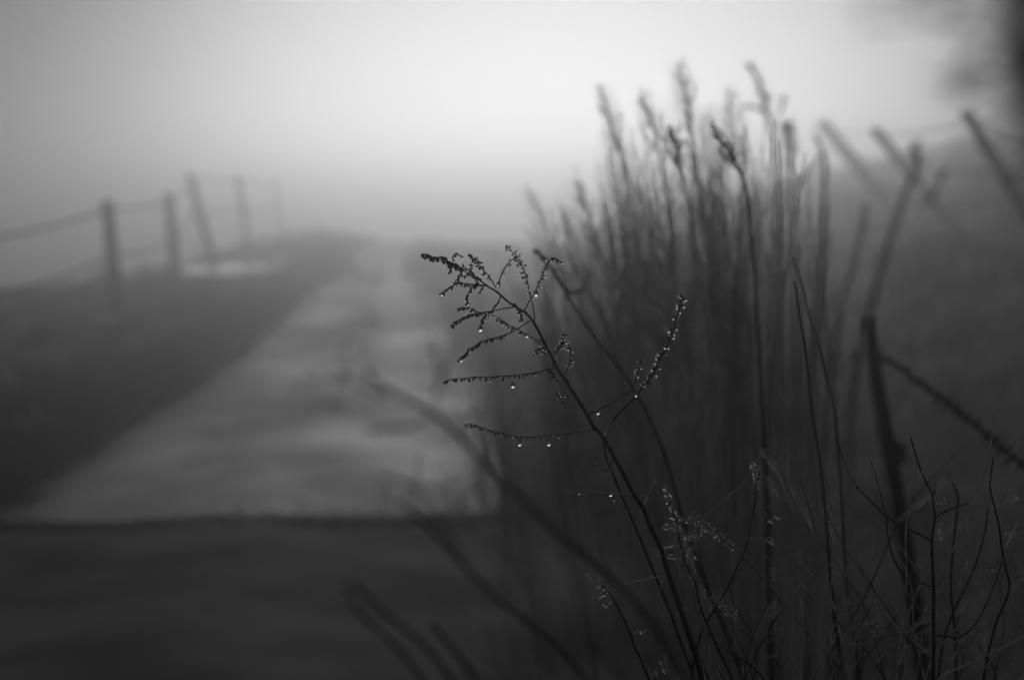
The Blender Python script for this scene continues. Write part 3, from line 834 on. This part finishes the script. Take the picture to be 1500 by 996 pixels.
weed('soft stem curving up right beneath the leaning posts', [(1268, 300), (1262, 340), (1250, 390), (1232, 450), (1222, 520), (1210, 620), (1205, 760), (1205, 1010)], 0.55, 0.00062, 0.00099, mat='cane')
weed('tallest plumed stem with a side spray near the picture top', [(1100, 92), (1110, 120), (1120, 150), (1130, 185), (1137, 230), (1140, 300), (1141, 380), (1140, 480), (1142, 600), (1150, 760), (1155, 1010)], 0.56, 0.00052, 0.00110, mat='cane', head=dict(a=0, b=.26, step=.003, size=.0028, mat='plume', dew=0, hang=-.2), twigs=[dict(p=[(1128, 180), (1115, 160), (1095, 155), (1080, 160)], r=(0.00055, 0.00039), bud=(.2, .004, .0022), bm='plume'), dict(p=[(1140, 170), (1148, 150), (1150, 140)], r=(0.00055, 0.00055), bud=(.2, .003, .0022), bm='plume', hang=-.2)])
weed('soft stem standing close right of the tallest plume', [(1150, 180), (1155, 210), (1160, 260), (1165, 320), (1166, 400), (1164, 520), (1165, 700), (1168, 1010)], 0.54, 0.00062, 0.00099, mat='cane', head=dict(a=0, b=.25, step=.002, size=.003, mat='plume', dew=0, hang=-.2))

# --- tall weed added beside the lens, its blurred head darkening the upper right corner
nd = .25
vis = px_path([(1430, -260), (1455, -120), (1485, 20), (1518, 150), (1580, 310), (1690, 520)], nd)
path = stem_path(vis, 6, .0)
nw = thing('dead_weed', 'added weed close to the lens whose blurred seed head darkens the upper right corner', 'dead weed', path[-1])
mb = MB()
mb.tube(path, [lerp(.0009, .0028, min(1, i / 40)) for i in range(len(path))], 7)
mb.build('stem', M['stem'], nw)
mb = MB()
for i in range(185):
    p, dr = along(path[:25], (i + rnd.random()) / 185)
    e = p + Vector((rnd.gauss(0.002, .0135), rnd.gauss(0, .014), rnd.gauss(.004, .008)))
    q = spline([p, p.lerp(e, .5) + Vector((0, 0, .002)), e], 3)
    mb.tube(q, [.0004] * len(q), 3)
    for _ in range(5):
        c, d2 = along(q, rnd.random())
        mb.ovoid(c, (d2 + rvec(.6)).normalized(), rnd.uniform(.0016, .0032), .0013, 4)
tag(mb.build('seed_head', M['bud'], nw), kind='stuff')

# --- named tall stems of the thicket
def plume_weed(label, p, d, r0, r1, n, spread, up=(.05, .5), mat='cane', per=8, seed_size=.0027):
    o = weed(label, p, d, r0, r1, mat=mat)
    vis = spline(px_path(p, d), 6)
    plume(o, vis, n, spread, up, per, seed_size)
    return o

def plume(o, path, n, spread, up, per, size):
    hb = MB()
    for i in range(n):
        t = lerp(up[0], up[1], ((i + rnd.random()) / n) ** .7)
        s, dr = along(path, t)
        k = spread * (.3 + .95 * min(1, t / .3)) * rnd.uniform(.5, 1.1)
        an = rnd.uniform(0, 6.28)
        side = Vector((math.cos(an), math.sin(an), 0))
        e = s + (-dr * .75 + side * .6 + Vector((0, 0, .15))).normalized() * k
        q = spline([s, s.lerp(e, .5) + side * k * .14, e], 3)
        hb.tube(q, [lerp(.0007, .0003, j / (len(q) - 1)) for j in range(len(q))], 3)
        for _ in range(per):
            c, d2 = along(q, rnd.uniform(.25, 1))
            ax = (d2 + rvec(.5)).normalized()
            hb.ovoid(c, ax, size * rnd.uniform(.6, 1.2), size * .5, 4)
    return tag(hb.build('seed_head', M['plume'], o), kind='stuff')

plume_weed('feathery plume leaning left at the left shoulder of the thicket', [(878, 125), (886, 155), (895, 185), (905, 215), (917, 250), (928, 300), (940, 370), (955, 450), (975, 560), (1000, 700), (1030, 850), (1050, 1010)], 2.15, 0.00112, 0.00263, 48, .045, (0, .32))
plume_weed('pale feathery plume between the two taller left plumes', [(940, 135), (952, 170), (962, 210), (970, 260), (980, 330), (995, 430), (1015, 560), (1040, 720), (1060, 1010)], 2.2, 0.00112, 0.00263, 40, .05, (0, .3))
plume_weed('tall straight plume at the crest of the thicket', [(992, 95), (1000, 125), (1008, 160), (1015, 200), (1024, 260), (1034, 330), (1044, 420), (1056, 540), (1070, 680), (1085, 840), (1095, 1010)], 2.15, 0.00126, 0.00337, 50, .05, (0, .3))
plume_weed('dark short spike with drooping side sprays in the thicket centre', [(985, 188), (990, 215), (996, 245), (1003, 275), (1012, 320), (1022, 390), (1040, 500), (1060, 640), (1075, 800), (1085, 1010)], 1.75, 0.00126, 0.00263, 48, .035, (0, .25))
plume_weed('darkest bent spike curving left near the thicket centre', [(1042, 183), (1056, 205), (1072, 230), (1086, 255), (1095, 290), (1100, 340), (1106, 420), (1112, 520), (1118, 640), (1125, 800), (1130, 1010)], 1.6, 0.00140, 0.00285, 50, .028, (0, .3), mat='stem')
plume_weed('low dark plume at the left edge of the thicket', [(842, 265), (856, 300), (872, 350), (890, 410), (915, 500), (945, 610), (985, 760), (1020, 900), (1040, 1010)], 2.2, 0.00126, 0.00263, 44, .05, (0, .4))
plume_weed('leftmost leaning plume fading into the mist', [(772, 275), (792, 320), (815, 370), (845, 440), (885, 540), (930, 660), (985, 820), (1030, 1010)], 2.3, 0.00126, 0.00263, 44, .06, (0, .45))
plume_weed('faint tall plume beyond the crest of the thicket', [(1066, 130), (1072, 170), (1078, 220), (1084, 290), (1090, 380), (1098, 500), (1108, 660), (1112, 840), (1115, 1010)], 2.3, 0.00112, 0.00263, 40, .05, (0, .3))

# --- the thicket behind: one clump of many canes
def top_edge(x):
    k = [(720, 400), (770, 310), (830, 250), (880, 190), (940, 165), (1000, 140), (1060, 150), (1120, 160), (1170, 200), (1230, 270), (1280, 320), (1320, 400)]
    for (x0, y0), (x1, y1) in zip(k, k[1:]):
        if x <= x1: return lerp(y0, y1, max(0, (x - x0) / (x1 - x0)))
    return 420
base = at(1080, 1436, 2.25)
clump = thing('weed_thicket', 'dense blurred thicket of tall dead canes with feathery tops beside the track', 'weeds', (base.x, base.y, ground_z(base.x, base.y)))
for i in range(220):
    u = rnd.random()
    tx = lerp(735, 1285, rnd.betavariate(1.6, 2.1))
    d = rnd.uniform(1.7, 3.3)
    ty = top_edge(tx) + abs(rnd.gauss(0, 110)) + (30 if rnd.random() < .3 else 0)
    if i % 11 == 0:
        tx, ty, d = rnd.uniform(680, 830), rnd.uniform(330, 640), rnd.uniform(1.9, 3.2)
        bx = tx + rnd.uniform(90, 200)
    else:
        bx = lerp(1000, 1180, min(1, max(0, (tx - 735) / 550 + rnd.gauss(0, .16))))
    foot = at(bx, 1100, d)
    top = at(tx, ty, d + rnd.uniform(-.2, .2))
    foot.z = ground_z(foot.x, foot.y) - .03
    m1 = foot.lerp(top, .42) + Vector(((foot.x - top.x) * .13, 0, 0)) + rvec(.018)
    m2 = foot.lerp(top, .74) + Vector(((foot.x - top.x) * .09, 0, 0)) + rvec(.018)
    path = spline([top, m2, m1, foot], 5)
    n = len(path)
    r1 = rnd.uniform(.0007, .0017)
    mb = MB()
    mb.tube(path, [lerp(.0007, r1, (j / (n - 1)) ** .6) for j in range(n)], 5)
    st = mb.build('stem', M['cane'] if rnd.random() < .9 else M['stem'], clump)
    plume(st, path, rnd.randint(16, 30), rnd.uniform(.04, .085), (0, rnd.uniform(.22, .5)), 5, .0027)
# fine litter of broken stalks at the thicket foot
lit = MB()
for i in range(520):
    d = rnd.uniform(1.2, 3.4)
    x0 = rnd.uniform(820, 1500)
    p0 = at(x0, 1000, d)
    p0 = Vector((p0.x, p0.y, ground_z(p0.x, p0.y) - .02))
    h = rnd.uniform(.15, .75) * (1 if x0 < 1260 else .6)
    tip = p0 + Vector((rnd.gauss(-.05, .22), rnd.gauss(0, .15), h))
    q = spline([p0, p0.lerp(tip, .5) + rvec(.03), tip], 4)
    lit.tube(q, [lerp(.0018, .0006, j / (len(q) - 1)) for j in range(len(q))], 3)
tag(lit.build('undergrowth', M['cane']), label='tangle of thin broken stalks at the foot of the weeds', kind='stuff')

# ------------------------------------------------------------------ haze
hz = bpy.data.materials.new('haze')
hz.use_nodes = True
n = hz.node_tree
n.nodes.clear()
ho = n.nodes.new('ShaderNodeOutputMaterial')
hv = n.nodes.new('ShaderNodeVolumePrincipled')
hv.inputs['Color'].default_value = (.985, .985, .995, 1)
hv.inputs['Density'].default_value = .05
hv.inputs['Anisotropy'].default_value = .897
n.links.new(hv.outputs[0], ho.inputs['Volume'])
mb = MB()
zs = [p[2] for p in bpy.data.objects['ground'].data.vertices[0:0]] or [v.co.z for v in bpy.data.objects['ground'].data.vertices]
mb.box((-170, -25, min(zs) - 1.0), (170, 220, max(3.6, max(zs) + .3)))
tag(mb.build('haze', hz, smooth=False), label='thick pale ground fog filling the lane', kind='stuff')
